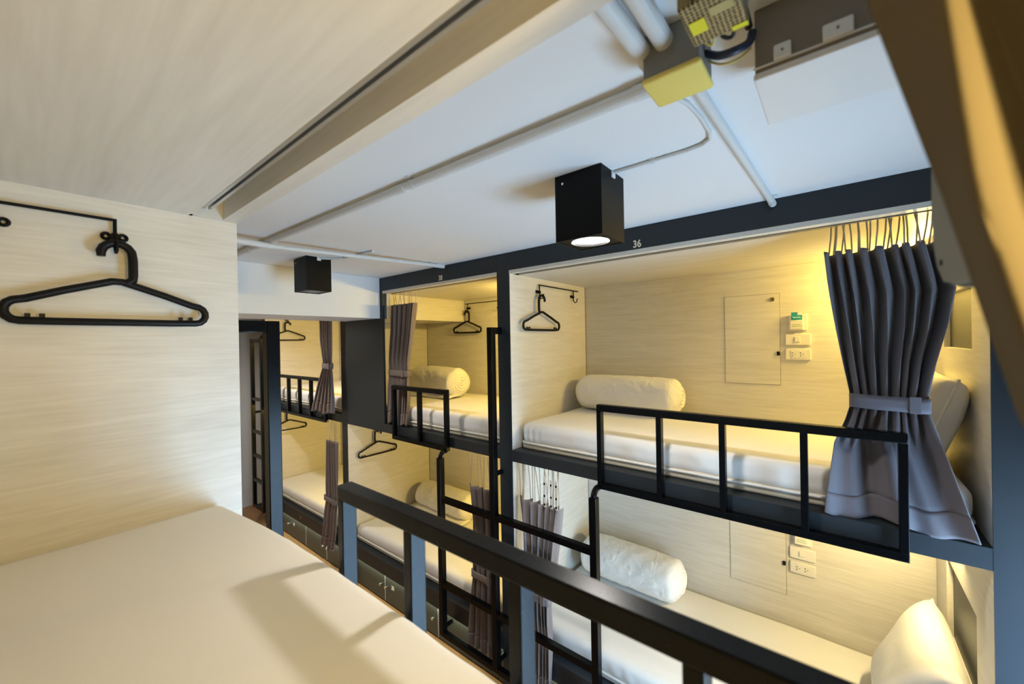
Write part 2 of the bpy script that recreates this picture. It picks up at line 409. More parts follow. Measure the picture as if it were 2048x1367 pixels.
# ---------------------------------------------------------------- mattresses
def mattress(label, x0, x1, yf, yb, z0, z1, sheet=M_SHEET, bev=.045, taper=False):
    r = thing('mattress', label, 'mattress', 'white covered mattresses')
    y0, y1 = min(yf, yb), max(yf, yb)
    b = B(); b.box(x0+.006, x1-.006, y0+.006, y1-(.05 if taper else .006), z0, z0+.05, .015, 3); build('border', b, M_MBASE, r, 50)
    # fitted sheet: a soft slab, dense enough for puckered corners
    b = B(); b.box(x0, x1, y0, y1, z0+.032, z1, bev, 6)
    bm = b.bm
    bmesh.ops.subdivide_edges(bm, edges=[e for e in bm.edges if e.calc_length() > .25 and abs(e.verts[0].co.y-e.verts[1].co.y) > .25], cuts=12, use_grid_fill=True)
    bmesh.ops.subdivide_edges(bm, edges=[e for e in bm.edges if abs(e.verts[0].co.x-e.verts[1].co.x) > .25], cuts=150, use_grid_fill=True)
    bmesh.ops.subdivide_edges(bm, edges=[e for e in bm.edges if abs(e.verts[0].co.z-e.verts[1].co.z) > .03], cuts=5, use_grid_fill=True)
    zm, zr_ = (z0+z1)/2+H, (z1-z0)/2
    for v in bm.verts:
        p = v.co
        n = noise.noise(Vector((p.x*3.1, p.y*3.3, p.z*2)))
        v.co.z += .004*n
        if taper and p.y > 0: p.y -= .05*(p.y/.457)*max(0, (-.80-p.x)/.76)**2
        if min(abs(p.y-y0), abs(p.y-y1)) < .02:
            dx = min(abs(p.x-x0), abs(p.x-x1)); h = max(0, 1-((p.z-zm)/zr_)**2)
            v.co.y += .004*noise.noise(Vector((p.x*9, 3.3, p.z*4)))
            v.co.y += .0055*h*math.exp(-(dx/.15)**2)*math.sin(p.x*150+.6*math.sin(p.z*30+p.x*20))
            v.co.y += .003*h*noise.noise(Vector((p.x*22+p.z*8, 7.7, p.z*12)))
    build('fitted_sheet', b, sheet, r, 60)
    b = B(); pts = []
    rr = .04
    for cx, cy, a0 in ((x1-rr, y1-rr, 0), (x0+rr, y1-rr, 90), (x0+rr, y0+rr, 180), (x1-rr, y0+rr, 270)):
        for k in range(5):
            a = math.radians(a0+k*22.5); pts.append((cx+rr*math.cos(a), cy+rr*math.sin(a)-(.05 if taper and a0 == 90 else 0), z0+.040))
    b.tube(pts, .006, 8, closed=True); build('sheet_hem', b, sheet, r, 60)
    return r
mattress('large white mattress in the foreground beside the black rail', -1.57, .35, .457, -.47, ZPT, -.508, M_SHEETN, .034, True)
mattress('white mattress on the upper bunk numbered 36', -1.55, .345, 1.968, 2.85, ZPT, -.513)
mattress('white mattress on the upper bunk numbered 38', -3.54, -1.69, 1.962, 2.85, ZPT, -.513)
mattress('white mattress on the farthest upper bunk, behind the slatted rail', -5.51, -3.68, 1.962, 2.85, ZPT, -.513)
mattress('bright white mattress on the lower bunk below number 36', -1.55, .345, 1.96, 2.85, ZBT, -1.70)
mattress('white mattress on the lower bunk below number 38', -3.54, -1.69, 1.96, 2.85, ZBT, -1.70)
mattress('white mattress on the farthest lower bunk, above the board with a red number', -5.51, -3.68, 1.96, 2.85, ZBT, -1.70)

# ---------------------------------------------------------------- rolled duvets and pillows
def duvet(label, x0, x1, yc, z0, h, seed=0, tilt=0., flap=True):
    """a quilt rolled along x lying on z0"""
    r = thing('rolled_duvet', label, 'duvet', 'rolled duvets')
    rz, ry = h/2, h*.58
    zc = z0+rz
    L = x1-x0
    def f(u, v):
        a = u*2*PI
        x = lerp(x0, x1, v)
        e = min(v, 1-v)*L
        k = 1-.34*max(0, 1-e/.06)**2.4-.05*(1-min(1, e/.25))
        n = 1+.05*noise.noise(Vector((x*6, math.cos(a)*1.5+seed, math.sin(a)*1.5)))+.018*math.sin(x*62+seed+2.5*math.sin(2*a))*math.exp(-e/.06)
        wv = noise.noise(Vector((x*9+1.6*math.sin(a+seed), math.cos(a)*2.2, math.sin(a)*2.2+seed)))
        n += .026*max(0, 1-abs(wv)*5)-.008
        n += .016*noise.noise(Vector((x*17+2*a, 4.4, seed*1.7)))
        y, z = ry*math.cos(a)*k*n, rz*math.sin(a)*k*n
        z = max(z, -rz*.93)
        return (x, yc+y+tilt*(v-.5), zc+z)
    b = B(); b.grid(f, 72, 110, True); build('roll', b, M_DUVET, r, 80)
    for end in (0, 1):
        def g(u, v, end=end):
            a = u*2*PI; rr = max(v, .02)
            sp = math.cos(2*PI*(rr*3.3-u))
            p = f(u, float(end)); c = (yc+tilt*(end-.5), zc)
            x = p[0]+(1 if end else -1)*(.010+.007*sp)*(1-rr**6)
            wob = 1+.04*noise.noise(Vector((math.cos(a)*3, math.sin(a)*3, rr*5+seed)))
            rr = min(1, rr*wob) if v < 1 else 1
            return (x, lerp(c[0], p[1], rr), lerp(c[1], p[2], rr))
        b = B(); b.grid(g, 56, 20, True); build('spiral_end', b, M_DUVET, r, 80)
    # loose tail of the quilt lying in front of the roll
    if not flap: return r
    b = B()
    def t(u, v): return (lerp(x0+.03, x1-.012, u), yc-ry*.25-v*ry*.98-.012*math.sin(u*9+seed), z0+.012+.016*(1-v)+.005*math.sin(u*14+v*3+seed))
    b.grid(t, 30, 8); build('loose_end', b, M_DUVET, r, 80, solid=.018)
    return r
duvet('white duvet rolled up at the left of the bunk numbered 36', -1.50, -.785, 2.66, -.508, .252, 1, flap=False)
duvet('white duvet rolled up on the bunk numbered 38', -3.42, -2.66, 2.56, -.508, .275, 5, -.10)
duvet('white duvet rolled up on the lower bunk below number 38', -3.42, -2.68, 2.66, -1.695, .25, 9)
duvet('white duvet rolled up at the left of the lower bunk below number 36', -1.47, -.79, 2.64, -1.695, .265, 14, flap=False)
duvet('white duvet partly hidden by the tied curtain on the farthest upper bunk', -4.62, -3.9, 2.60, -.508, .27, 21)
duvet('white duvet partly hidden by the curtain on the farthest lower bunk', -4.72, -4.0, 2.66, -1.695, .25, 33)

def pillow(label, cx, cy, cz, w, h, t, rot):
    """w along local x, h along local y, t thickness"""
    r = thing('pillow', label, 'pillow', 'white pillows')
    M = Matrix.Rotation(rot[2], 3, 'Z') @ Matrix.Rotation(rot[1], 3, 'Y') @ Matrix.Rotation(rot[0], 3, 'X')
    def side(sgn):
        def f(u, v):
            x, y = u*2-1, v*2-1
            k = max(0, (1-x**4))*max(0, (1-y**4))
            px, py = x*w/2*(1-.07*(1-abs(y))**2*0-.05*(1-y*y)*abs(x)), y*h/2*(1-.06*(1-x*x)*abs(y))
            z = sgn*t/2*k**.42*(1+.05*noise.noise(Vector((x*2, y*2, sgn))))
            p = M @ Vector((px, py, z)); return (cx+p.x, cy+p.y, cz+p.z)
        return f
    b = B(); b.grid(side(1), 30, 30); b.grid(side(-1), 30, 30)
    bmesh.ops.remove_doubles(b.bm, verts=b.bm.verts[:], dist=1e-5)
    build('pillowcase', b, M_PILLOW, r, 70)
    b = B(); pts = []
    f = side(1)
    for k in range(20): pts.append(f(k/20, 0))
    for k in range(20): pts.append(f(1, k/20))
    for k in range(20): pts.append(f(1-k/20, 1))
    for k in range(20): pts.append(f(0, 1-k/20))
    b.tube(pts, .004, 6, closed=True); build('seam', b, M_PILLOW, r, 70)
    return r
pillow('white pillow standing against the right wall of the bunk numbered 36', .272, 2.34, -.335, .36, .56, .15, (0, math.radians(-72), 0))
pillow('white pillow standing against the right wall of the lower bunk below number 36', .235, 2.36, -1.45, .46, .62, .17, (0, math.radians(-66), 0))

# ---------------------------------------------------------------- rails
def bracket(b, x, y0, y1, z, w=.03, h=.035): b.box(x-w/2, x+w/2, min(y0, y1), max(y0, y1), z-h/2, z+h/2, .002)
def rail(label, x0, x1, posts, ya, yb, zt=-.333, zb=-.765, w=.024):
    """flat tube frame standing on the outside of the upper platform; ya..yb its thickness"""
    r = thing('safety_rail', label, 'rail', 'black safety rails')
    b = B(); b.box(x0, x1, ya, yb, zt-.034, zt, .003); build('top_rail', b, M_BLACK, r)
    b = B(); b.box(x0, x1, ya, yb, zb, zb+.03, .003); build('bottom_rail', b, M_BLACK, r)
    for p in posts:
        b = B(); b.box(p, p+w, ya+.0006, yb-.0006, zb+.029, zt-.033, .002); build('post', b, M_BLACK, r)
    return r
YR0, YR1 = 1.856, 1.8925
rail('black safety rail along the upper bunk numbered 36', -.966, .178, (-.966, -.662, -.396, -.116, .154), YR0, YR1)
rail('short black safety rail in front of the bunk numbered 38', -2.775, -2.125, (-2.775, -2.45, -2.149), YR0, YR1)
rail('far black safety rail seen behind the tall black post, beyond the beam', -5.10, -3.90, (-5.10, -4.79, -4.51, -4.24, -3.924), YR0, YR1)
rail('foreground black safety rail along the near mattress', -.923, .165, (-.923, -.664, -.396, -.141, .141), YN+.001, YN+.038)

# ---------------------------------------------------------------- ladders
def ladder(label, posts, rungs, ya, yb, ywall, mid_top, bracket_z=(-.82, -1.98), bottom=None, w=.038):
    """posts: (x, top z, bottom z); rungs: (post i, post j, z)"""
    r = thing('bunk_ladder', label, 'ladder', 'black metal ladders')
    for (x, zt, zb) in posts:
        b = B(); b.box(x, x+w, ya, yb, zb, zt, .003); build('post', b, M_BLACK, r)
    for (i, j, z) in rungs:
        b = B(); b.box(posts[i][0]+w-.001, posts[j][0]+.001, ya+.003, yb-.003, z-.036, z, .003); build('rung', b, M_BLACK, r)
    mx = posts[mid_top][0]
    lo, hi = sorted((yb if ywall > yb else ya, ywall))
    b = B(); b.box(mx, mx+w, lo-.002, hi, posts[mid_top][1]-.042, posts[mid_top][1], .003); build('top_bracket', b, M_BLACK, r)
    for (i, z) in [(mid_top, zz) for zz in bracket_z]+[(k, bracket_z[-1]) for k in range(len(posts)) if k != mid_top]:
        b = B(); x = posts[i][0]+w/2
        b.cyl((x, lo-.001, z), (x, hi, z), .015, 14); build('standoff', b, M_BLACK, r)
    for k in range(len(posts)):
        if k != mid_top:
            x, zt = posts[k][0]+w/2, posts[k][1]
            b = B(); ym = (ya+yb)/2
            s = 1 if ywall > yb else -1
            b.tube([(x, ym, zt-.03), (x, ym, zt+.01), (x, ym+s*.012, zt+.028), (x, ym+s*.03, zt+.036), (x, ym+s*.055, zt+.036)], .016, 12)
            build('bent_top', b, M_BLACK, r)
    return r
ladder('black double ladder standing between the bunks numbered 36 and 38', [(-2.168, -.80, -2.03), (-1.672, .088, -2.03), (-.988, -.80, -2.03)],
       [(0, 1, -1.065), (0, 1, -1.655), (0, 1, -2.0), (1, 2, -1.06), (1, 2, -1.388), (1, 2, -1.662), (1, 2, -2.0)], 1.80, 1.842, YF-.0005, 1)
ladder('far black ladder at the left end of the room, beside the grey wall', [(-5.62, .085, -1.98), (-5.31, .085, -1.98)],
       [(0, 1, .083), (0, 1, -.63), (0, 1, -1.03), (0, 1, -1.32), (0, 1, -1.62), (0, 1, -1.94)], 1.76, 1.80, YF-.0005, 0)
ladder('tall black post of the near ladder, just past the near end wall', [(-2.168, -.80, -2.03), (-1.642, .090, -2.03), (-1.0, -.80, -2.03)],
       [(0, 1, -1.065), (0, 1, -1.655), (0, 1, -2.0), (1, 2, -1.06), (1, 2, -1.388), (1, 2, -1.662), (1, 2, -2.0)], .556, .600, YN+.0005, 1, w=.045)

# ---------------------------------------------------------------- curtains
def curtain(label, rows, ytop, ybot, folds, amp, tie, mat, tape_top, ntape, hem=.09, seed=0, tie_h=.05, strap=True, lobes=0., amp_bot=None, sharp=0., low=None, flare=0.):
    """rows: (z, left x, right x) from top to bottom; pleats push in y"""
    r = thing('bunk_curtain', label, 'curtain', 'tied back bunk curtains')
    rnd = random.Random(seed)
    zt, zb = rows[0][0], rows[-1][0]
    ph = [rnd.uniform(-.25, .25) for _ in range(folds+2)]
    am = [rnd.uniform(.65, 1.15) for _ in range(folds+2)]
    if amp_bot is None: amp_bot = amp
    wd = [rnd.uniform(.6, 1.5) for _ in range(folds)]; cw = [0]
    for q in wd: cw.append(cw[-1]+q/sum(wd))
    def f(u, z):
        xl, xr = interp(rows, z, 1), interp(rows, z, 2)
        i = 0
        while i < folds-1 and u > cw[i+1]: i += 1
        t = min(1, (u-cw[i])/(cw[i+1]-cw[i])); k = i+t
        a = am[i]*(1-t)+am[i+1]*t; p = ph[i]*(1-t)+ph[i+1]*t
        w = (z-zb)/(zt-zb)
        aa = lerp(amp_bot, amp, w)
        if tie is not None: aa *= lerp(.55, 1, min(1, abs(z-tie)/.12))
        y = lerp(ybot, ytop, w)
        s = math.sin(2*PI*(k+p)+.9*math.sin(z*3+seed))
        s = s*(1-sharp)+sharp*math.copysign(abs(s)**.6, s)
        if low and tie is not None and z < tie-.03:
            q = min(1, (tie-.03-z)/.14)
            s2 = math.sin(2*PI*(low*u+.62))+.55*math.sin(2*PI*(low*1.9*u+.2)+z*4)
            s = s*(1-q)+s2*q; a = lerp(a, 1, q)
            y -= flare*max(0, (u-.58)/.42)**.7*q
            y += .006*q*math.exp(-((u-.52)/.05)**2)
        y += aa*a*s
        lowq = min(1, max(0, (tie-.03-z)/.14)) if low and tie is not None else 0
        x = lerp(xl, xr, u)+(1-lowq)*.35*(xr-xl)/folds*math.sin(4*PI*(k+p)+z*4)*.35
        zz = z+.012*math.sin(2*PI*(u*1.7)+seed)*(1-w)**2
        if lobes and tie is not None and z < tie:
            q = min(1, (tie-z)/(tie-zb))
            y -= lobes*q*abs(math.sin(PI*u*1.15))
            zz -= .02*q*(u-.3)
        return (x, y, zz)
    NU = folds*16
    zh = zb+hem
    nv = 44
    b = B(); b.grid(lambda u, v: f(u, lerp(zt, zh, v)), NU, nv); build('curtain_panel', b, mat, r, 70, solid=.002)
    b = B()
    def h(u, v):
        p = f(u, lerp(zh+.003, zb, v)); return (p[0], p[1]-.0022, p[2])
    b.grid(h, NU, 8); build('hem', b, mat, r, 70, solid=.003)
    if tie is not None:
        xl, xr = interp(rows, tie, 1)-.004, interp(rows, tie, 2)+.004
        yc = lerp(ybot, ytop, (tie-zb)/(zt-zb)); ry = max(amp, amp_bot)*.72+.006
        def g(u, v):
            a = u*2*PI; ca, sa = math.cos(a), math.sin(a)
            e = .45
            return ((xl+xr)/2+(xr-xl)/2*math.copysign(abs(ca)**e, ca), yc+ry*math.copysign(abs(sa)**e, sa), tie+(v-.5)*tie_h+.004*math.sin(a*2))
        b = B(); b.grid(g, 48, 4, True); t = build('tieback', b, mat, r, 70, solid=.003)
        if strap:
            b = B(); xm = lerp(xl, xr, .80); b.box(xm-.013, xm+.016, yc-ry-.006, yc-ry-.001, tie-tie_h*.58, tie+tie_h*.56, .0015); build('tie_buckle', b, mat, t)
    for k in range(ntape):
        u = (k+.5+rnd.uniform(-.25, .25))/ntape
        p = f(u, zt-.006); x2 = p[0]+rnd.uniform(-.012, .012); yt = ytop
        b = B(); w = .0035
        b.tube([(p[0], p[1], p[2]), (lerp(p[0], x2, .5)+.002, lerp(p[1], yt, .5), lerp(p[2], tape_top, .5)), (x2, yt, tape_top)], w*.75, 6)
        build('hanging_tape', b, M_TAPE, r, 60)
    return r
curtain('grey curtain tied at the waist on the right of the bunk numbered 36',
        [(.318, -.034, .275), (.20, -.022, .300), (.15, -.016, .308), (.03, .000, .290), (-.10, .018, .258), (-.22, .036, .238), (-.26, .036, .238), (-.32, .018, .250), (-.40, -.014, .266), (-.60, -.040, .318), (-.664, -.046, .335)],
        1.985, 1.921, 8, .052, -.241, M_CURT, .444, 22, hem=.075, seed=3, lobes=.0, amp_bot=.018, low=2.0, flare=.045)
curtain('grey brown curtain tied on the left of the bunk numbered 38',
        [(.322, -2.925, -2.60), (.10, -2.915, -2.63), (-.15, -2.925, -2.67), (-.245, -2.925, -2.672), (-.45, -2.94, -2.655), (-.663, -2.942, -2.66)],
        1.985, 1.927, 6, .028, -.245, M_CURTB, .444, 12, seed=11, amp_bot=.018)
curtain('dark curtain tied at the waist on the far bunk, beyond the beam',
        [(.30, -3.92, -3.675), (.05, -3.91, -3.68), (-.15, -3.86, -3.685), (-.205, -3.86, -3.685), (-.40, -3.99, -3.67), (-.60, -4.10, -3.66), (-.655, -4.12, -3.66)],
        1.832, 1.828, 6, .014, -.205, M_CURTB, .30, 0, seed=17, amp_bot=.018)
curtain('curtain with dangling tapes on the farthest lower bunk, beside the dark divider',
        [(-.93, -3.90, -3.69), (-1.2, -3.92, -3.69), (-1.48, -3.945, -3.69), (-1.53, -3.95, -3.69), (-1.8, -4.02, -3.72), (-2.0, -4.08, -3.77)],
        1.87, 1.865, 5, .018, -1.505, M_CURTB, ZPB, 7, seed=23)
curtain('gathered curtain behind the ladder post on the lower bunk below number 38',
        [(-.95, -1.935, -1.70), (-1.2, -1.905, -1.70), (-1.50, -1.90, -1.705), (-1.56, -1.90, -1.705), (-1.8, -1.925, -1.70), (-2.03, -1.945, -1.69)],
        1.875, 1.87, 4, .020, -1.53, M_CURTB, ZPB, 7, seed=29)
curtain('grey curtain, paled to look brightly lit, on long tapes at the left of the lower bunk below number 36',
        [(-.965, -1.555, -1.235), (-1.2, -1.525, -1.265), (-1.45, -1.50, -1.30), (-1.53, -1.49, -1.31), (-1.75, -1.47, -1.29), (-2.03, -1.48, -1.285)],
        1.935, 1.87, 6, .030, -1.50, M_CURTLIT, ZPB, 16, seed=37, amp_bot=.022, hem=.08)
c35 = ROOTS[-1]
for k, x in enumerate((-1.335, -1.29, -1.255)):
    b = B(); b.box(x, x+.016, 1.898, 1.902, -.965, -.800, .001); q = build('white_hook_strip', b, M_WHITE, c35)
    b = B()
    for z in (-.835, -.905, -.955): b.box(x+.003, x+.013, 1.8955, 1.8978, z, z+.012, .001)
    build('black_hooks', b, M_PLASTIC, q)


# near curtain, close to the lens: deep pleats hanging in the near bunk's opening
t = thing('bunk_curtain', 'blurred brown curtain close in the foreground at the right edge', 'curtain', 'tied back bunk curtains')
KEY = [(.40, [(-.012, .408), (.043, .372), (.058, .40), (.095, .375), (.115, .405), (.15, .375), (.18, .405), (.21, .375), (.25, .405), (.29, .375), (.34, .40)]),
       (.247, [(.022, .408), (.054, .378), (.072, .405), (.107, .38), (.125, .405), (.16, .38), (.19, .405), (.22, .38), (.255, .405), (.295, .38), (.34, .40)]),
       (.09, [(.060, .408), (.069, .384), (.108, .41), (.135, .385), (.155, .408), (.18, .385), (.20, .408), (.23, .385), (.265, .408), (.30, .385), (.34, .40)]),
       (-.06, [(.092, .408), (.101, .388), (.138, .41), (.16, .39), (.18, .408), (.20, .39), (.22, .408), (.25, .39), (.275, .408), (.305, .39), (.34, .40)]),
       (-.24, [(.165, .405), (.172, .392), (.195, .41), (.21, .395), (.225, .408), (.24, .395), (.255, .408), (.275, .395), (.29, .408), (.315, .395), (.34, .40)]),
       (-.46, [(.10, .42), (.112, .40), (.15, .43), (.17, .41), (.19, .43), (.21, .41), (.23, .43), (.26, .41), (.28, .43), (.31, .41), (.345, .42)])]
def near_f(u, v):
    z = lerp(.40, -.46, v)
    for (za, A), (zb_, C) in zip(KEY, KEY[1:]):
        if za >= z >= zb_-1e-6:
            q = (za-z)/(za-zb_); break
    P = [(lerp(a[0], c[0], q), lerp(a[1], c[1], q)) for a, c in zip(A, C)]
    k = u*(len(P)-1); i = min(int(k), len(P)-2); w = k-i; w2 = lerp(w, w*w*(3-2*w), .5)
    return (lerp(P[i][0], P[i+1][0], w), lerp(P[i][1], P[i+1][1], w2), z)
b = B(); b.grid(near_f, 121, 50); build('curtain_panel', b, M_CURTN, t, 80, solid=.002)
b = B(); b.tube([(.165, .383, -.24), (.25, .376, -.245), (.345, .383, -.24), (.345, .42, -.24), (.25, .428, -.245), (.16, .42, -.24)], .012, 10, closed=True); build('tieback', b, M_CURTN, t)
for k in range(8):
    b = B(); x = .0+k*.045; b.cyl((x, .352, .444), (x+.005, .395, .395), .003, 6); build('hanging_tape', b, M_TAPE, t)

# ---------------------------------------------------------------- hook rails and hangers
def hooks(label, p0, p1, hooks_, zr, normal, z_end=None):
    """wire rod at height zr between plan points p0,p1, with screwed-on hooks at plan points hooks_; normal points off the wall"""
    r = thing('hook_rail', label, 'hook rail', 'wire hook rails')
    nx, ny = normal
    b = B(); b.tube([(p0[0], p0[1], zr), (p1[0], p1[1], z_end if z_end else zr)], .0042, 8); build('rod', b, M_BLACKM, r)
    tx, ty = -ny, nx
    for (x, y) in hooks_:
        b = B()
        b.tube([(x, y, zr), (x, y, zr-.05), (x, y, zr-.075), (x+nx*.012, y+ny*.012, zr-.092), (x+nx*.026+tx*.004, y+ny*.026, zr-.088), (x+nx*.034, y+ny*.034, zr-.062)], .0042, 8)
        h = build('hook', b, M_BLACKM, r)
        b = B()
        wx, wy = x-nx*.010, y-ny*.010
        for s in (-1, 1):
            b.tube([(wx+tx*s*.017+tx*.008*math.cos(a*PI/6), wy+ty*s*.017+ty*.008*math.cos(a*PI/6), zr-.045+.008*math.sin(a*PI/6)) for a in range(12)], .0042, 8, closed=True)
        b.cyl((wx-nx*.003, wy-ny*.003, zr-.045), (wx+nx*.012, wy+ny*.012, zr-.045), .010, 14)
        build('back_plate', b, M_BLACKM, h)
    return r
hooks('black wire hook rail on the near end wall, holding the big hanger', (-1.562, -.36), (-1.562, .169), [(-1.562, .165), (-1.562, -.045)], .358, (1, 0))
hooks('black wire hook rail on the left wall of the bunk numbered 36', (-1.553, 2.20), (-1.553, 2.72), [(-1.553, 2.205), (-1.553, 2.65)], .375, (1, 0))
hooks('black wire hook rail at the back of the bunk numbered 38', (-2.93, 2.845), (-2.45, 2.845), [(-2.895, 2.845), (-2.47, 2.845)], .386, (0, -1))
hooks('black wire hook rail at the top of the farthest upper bunk', (-5.515, 2.12), (-5.515, 2.66), [(-5.515, 2.16), (-5.515, 2.60)], .375, (1, 0))
hooks('black wire hook rail under the platform of the lower bunk below number 38', (-3.545, 2.17), (-3.545, 2.66), [(-3.545, 2.20), (-3.545, 2.62)], -.78, (1, 0))
hooks('black wire hook rail in the farthest lower bunk', (-5.515, 2.12), (-5.515, 2.62), [(-5.515, 2.16), (-5.515, 2.58)], -.78, (1, 0))

def hanger(label, org, axis, w, ztop, rad, flip=1, tail=None):
    """org: plan point under the hook; axis: plan direction of the hanger's width; ztop: inside top of its hook"""
    r = thing('coat_hanger', label, 'hanger', 'black plastic coat hangers')
    ax, ay = axis
    k = w/.40
    def P(a, z): return (org[0]+ax*a*k, org[1]+ay*a*k, ztop+z*k)
    hw = .20
    pts = []
    pts += [(.010, -.108), (.10, -.140), (.165, -.166)]
    for q in range(7):
        a = math.radians(70-q*26.6); pts.append((.178+.024*math.cos(a)-.002, -.195+.026*math.sin(a)))
    pts += [(.12, -.222), (0, -.222), (-.12, -.222)]
    for q in range(7):
        a = math.radians(270-q*26.6); pts.append((-.178+.024*math.cos(a)+.002, -.195+.026*math.sin(a)))
    pts += [(-.165, -.166), (-.10, -.140), (-.010, -.108)]
    b = B(); b.tube([P(*p) for p in pts], rad, 12, closed=True); build('hanger_frame', b, M_PLASTIC, r)
    hr = .032
    hk = [(.020*flip, -.112), (hr*flip, -.100), (hr*1.03*flip, -.085), (hr*1.03*flip, -.045)]
    for q in range(9):
        a = math.radians(-5+q*25); hk.append((hr*flip*math.cos(a), -hr+hr*math.sin(a)))
    b = B(); b.tube([P(*p) for p in hk], [rad*1.1]*4+[rad*1.1]*8+[rad*.9], 12); build('hook', b, M_PLASTIC, r)
    if rad > .006:
        b = B()
        for sgn in (-1, 1):
            for o in (-.012, .012): 
                c = P(sgn*.150+o, -.214); b.box(c[0]-.004, c[0]+.004, c[1]-.005, c[1]+.005, c[2], c[2]+.011, .001)
        build('strap_notches', b, M_PLASTIC, r)
    return r
hanger('large black coat hanger on the near end wall at left', (-1.545, .166), (0, 1), .395, .291, .0098)
hanger('black coat hanger on the left wall of the bunk numbered 36', (-1.535, 2.205), (0, 1), .42, .305, .008, -1)
hanger('black coat hanger hanging in the bunk numbered 38', (-2.89, 2.825), (1, 0), .39, .312, .009, 1)
hanger('black coat hanger at the top of the farthest upper bunk, below the beam', (-5.497, 2.16), (0, 1), .42, .300, .008, -1)
hanger('black coat hanger on the left wall of the lower bunk below number 38', (-3.527, 2.20), (0, 1), .42, -.852, .008, -1)
hanger('black coat hanger in the farthest lower bunk, partly behind the tall post', (-5.497, 2.16), (0, 1), .42, -.852, .008, -1)

# ---------------------------------------------------------------- ceiling fittings
def spot(label, x0, x1, y0, y1, z0, lit=True):
    r = thing('ceiling_spotlight', label, 'lamp', 'black box ceiling spotlights')
    b = B(); t = .006
    b.box(x0, x1, y0, y0+t, z0, ZC-.0005); b.box(x0, x1, y1-t, y1, z0, ZC-.0005)
    b.box(x0, x0+t, y0+t, y1-t, z0, ZC-.0005); b.box(x1-t, x1, y0+t, y1-t, z0, ZC-.0005)
    b.box(x0+t, x1-t, y0+t, y1-t, z0+.10, z0+.106)
    build('housing', b, M_BLACKM, r)
    cx, cy = (x0+x1)/2, (y0+y1)/2
    # square bottom plate with a round hole
    b = B(); n = 40; R = .064
    ring = []; outer = []
    for k in range(n):
        a = 2*PI*k/n; c, s = math.cos(a), math.sin(a)
        q = (x1-x0)/2-t if abs(c) > abs(s) else (x1-x0)/2-t
        m = max(abs(c), abs(s))
        for lst, zz in ((outer, z0+.002),): lst.append(b.bm.verts.new((cx+c/m*((x1-x0)/2-t), cy+s/m*((y1-y0)/2-t), zz+H)))
        ring.append((b.bm.verts.new((cx+R*c, cy+R*s, z0+.002+H)), b.bm.verts.new((cx+R*c, cy+R*s, z0+(.03 if lit else .07)+H))))
    for k in range(n):
        j = (k+1) % n
        b.bm.faces.new((outer[k], outer[j], ring[j][0], ring[k][0])); b.bm.faces.new((ring[k][0], ring[j][0], ring[j][1], ring[k][1]))
    build('bottom_plate', b, M_BLACKM, r)
    b = B(); q = .010 if lit else .055
    b.cyl((cx, cy, z0+q), (cx, cy, z0+q+.010), R-.001, 40); build('bulb', b, M_BULB, r)
    b = B(); b.cyl((x0+.03, y0+.001, ZC-.03), (x0+.03, y0-.002, ZC-.03), .004, 10); build('screw', b, M_STEEL, r)
    b = B(); b.box(x1-.001, x1+.004, cy-.012, cy+.012, ZC-.022, ZC-.001, .001); build('cable_entry', b, M_WHITE, r)
    return (cx, cy, z0)
L1 = spot('lit black box spotlight in the middle of the ceiling', -.731, -.561, 1.139, 1.306, .330)
L2 = spot('farther black box spotlight on the ceiling, in front of the beam', -2.690, -2.515, 1.10, 1.255, .338, False)
L3 = spot('added third black box spotlight, unseen beyond the beam, lighting the far end', -4.66, -4.49, 1.12, 1.28, .338, False)  # added lamp, unseen past the beam, to brighten the far end wall

def pipe(label, name, pts, r, couplers=(), clips=(), mat=M_PIPE, cat='pipe', group='white ceiling conduits', cr=1.16):
    t = thing(name, label, cat, group)
    b = B(); b.tube(pts, r, 16); build('tube', b, mat, t)
    for (p, q) in couplers:
        b = B(); b.tube([p, q], r*cr, 16); build('coupler', b, mat, t)
    for (p, ax) in clips:
        b = B(); w = r*1.9
        if ax == 'x': b.box(p[0]-.008, p[0]+.008, p[1]-w, p[1]+w, ZC-.003, ZC-.0002); b.tube([(p[0]-.008, p[1], p[2]), (p[0]+.008, p[1], p[2])], r*1.12, 16)
        else: b.box(p[0]-w, p[0]+w, p[1]-.008, p[1]+.008, ZC-.003, ZC-.0002); b.tube([(p[0], p[1]-.008, p[2]), (p[0], p[1]+.008, p[2])], r*1.12, 16)
        build('clip', b, mat, t)
    return t
ZP = ZC-.019
pipe('long white conduit running along the ceiling to the yellow junction box', 'conduit_pipe', [(-2.975, .800, ZP), (-2.0, .812, ZP), (-.262, .755, ZP)][:0] or [(-2.97, .778, ZP), (-1.16, .826, ZP), (-.268, .846, ZP)], .0145,
     [((-1.18, .826, ZP), (-1.13, .827, ZP)), ((-.335, .844, ZP), (-.268, .846, ZP)), ((-2.52, .79, ZP), (-2.47, .791, ZP))], [((-1.09, .828, ZP), 'x')])
ZQ = ZC-.048
pipe('white conduit crossing the ceiling near the beam to the charcoal frame', 'conduit_pipe', [(-2.205, .52, ZQ), (-2.205, .82, ZQ), (-2.14, 1.875, ZC-.013)], .0115,
     [((-2.205, .58, ZQ), (-2.205, .80, ZQ)), ((-2.145, 1.80, ZC-.0155), (-2.14, 1.875, ZC-.013))], [((-2.148, 1.76, ZC-.0165), 'y')], cr=1.3)
pipe('white conduit from the yellow junction box to the frame above number 36', 'conduit_pipe', [(-.226, .86, ZP), (-.193, 1.885, ZP), (-.192, 1.893, ZP-.004)], .0115, [((-.1935, 1.865, ZP), (-.193, 1.893, ZP-.002))], [((-.194, 1.85, ZP), 'y')])
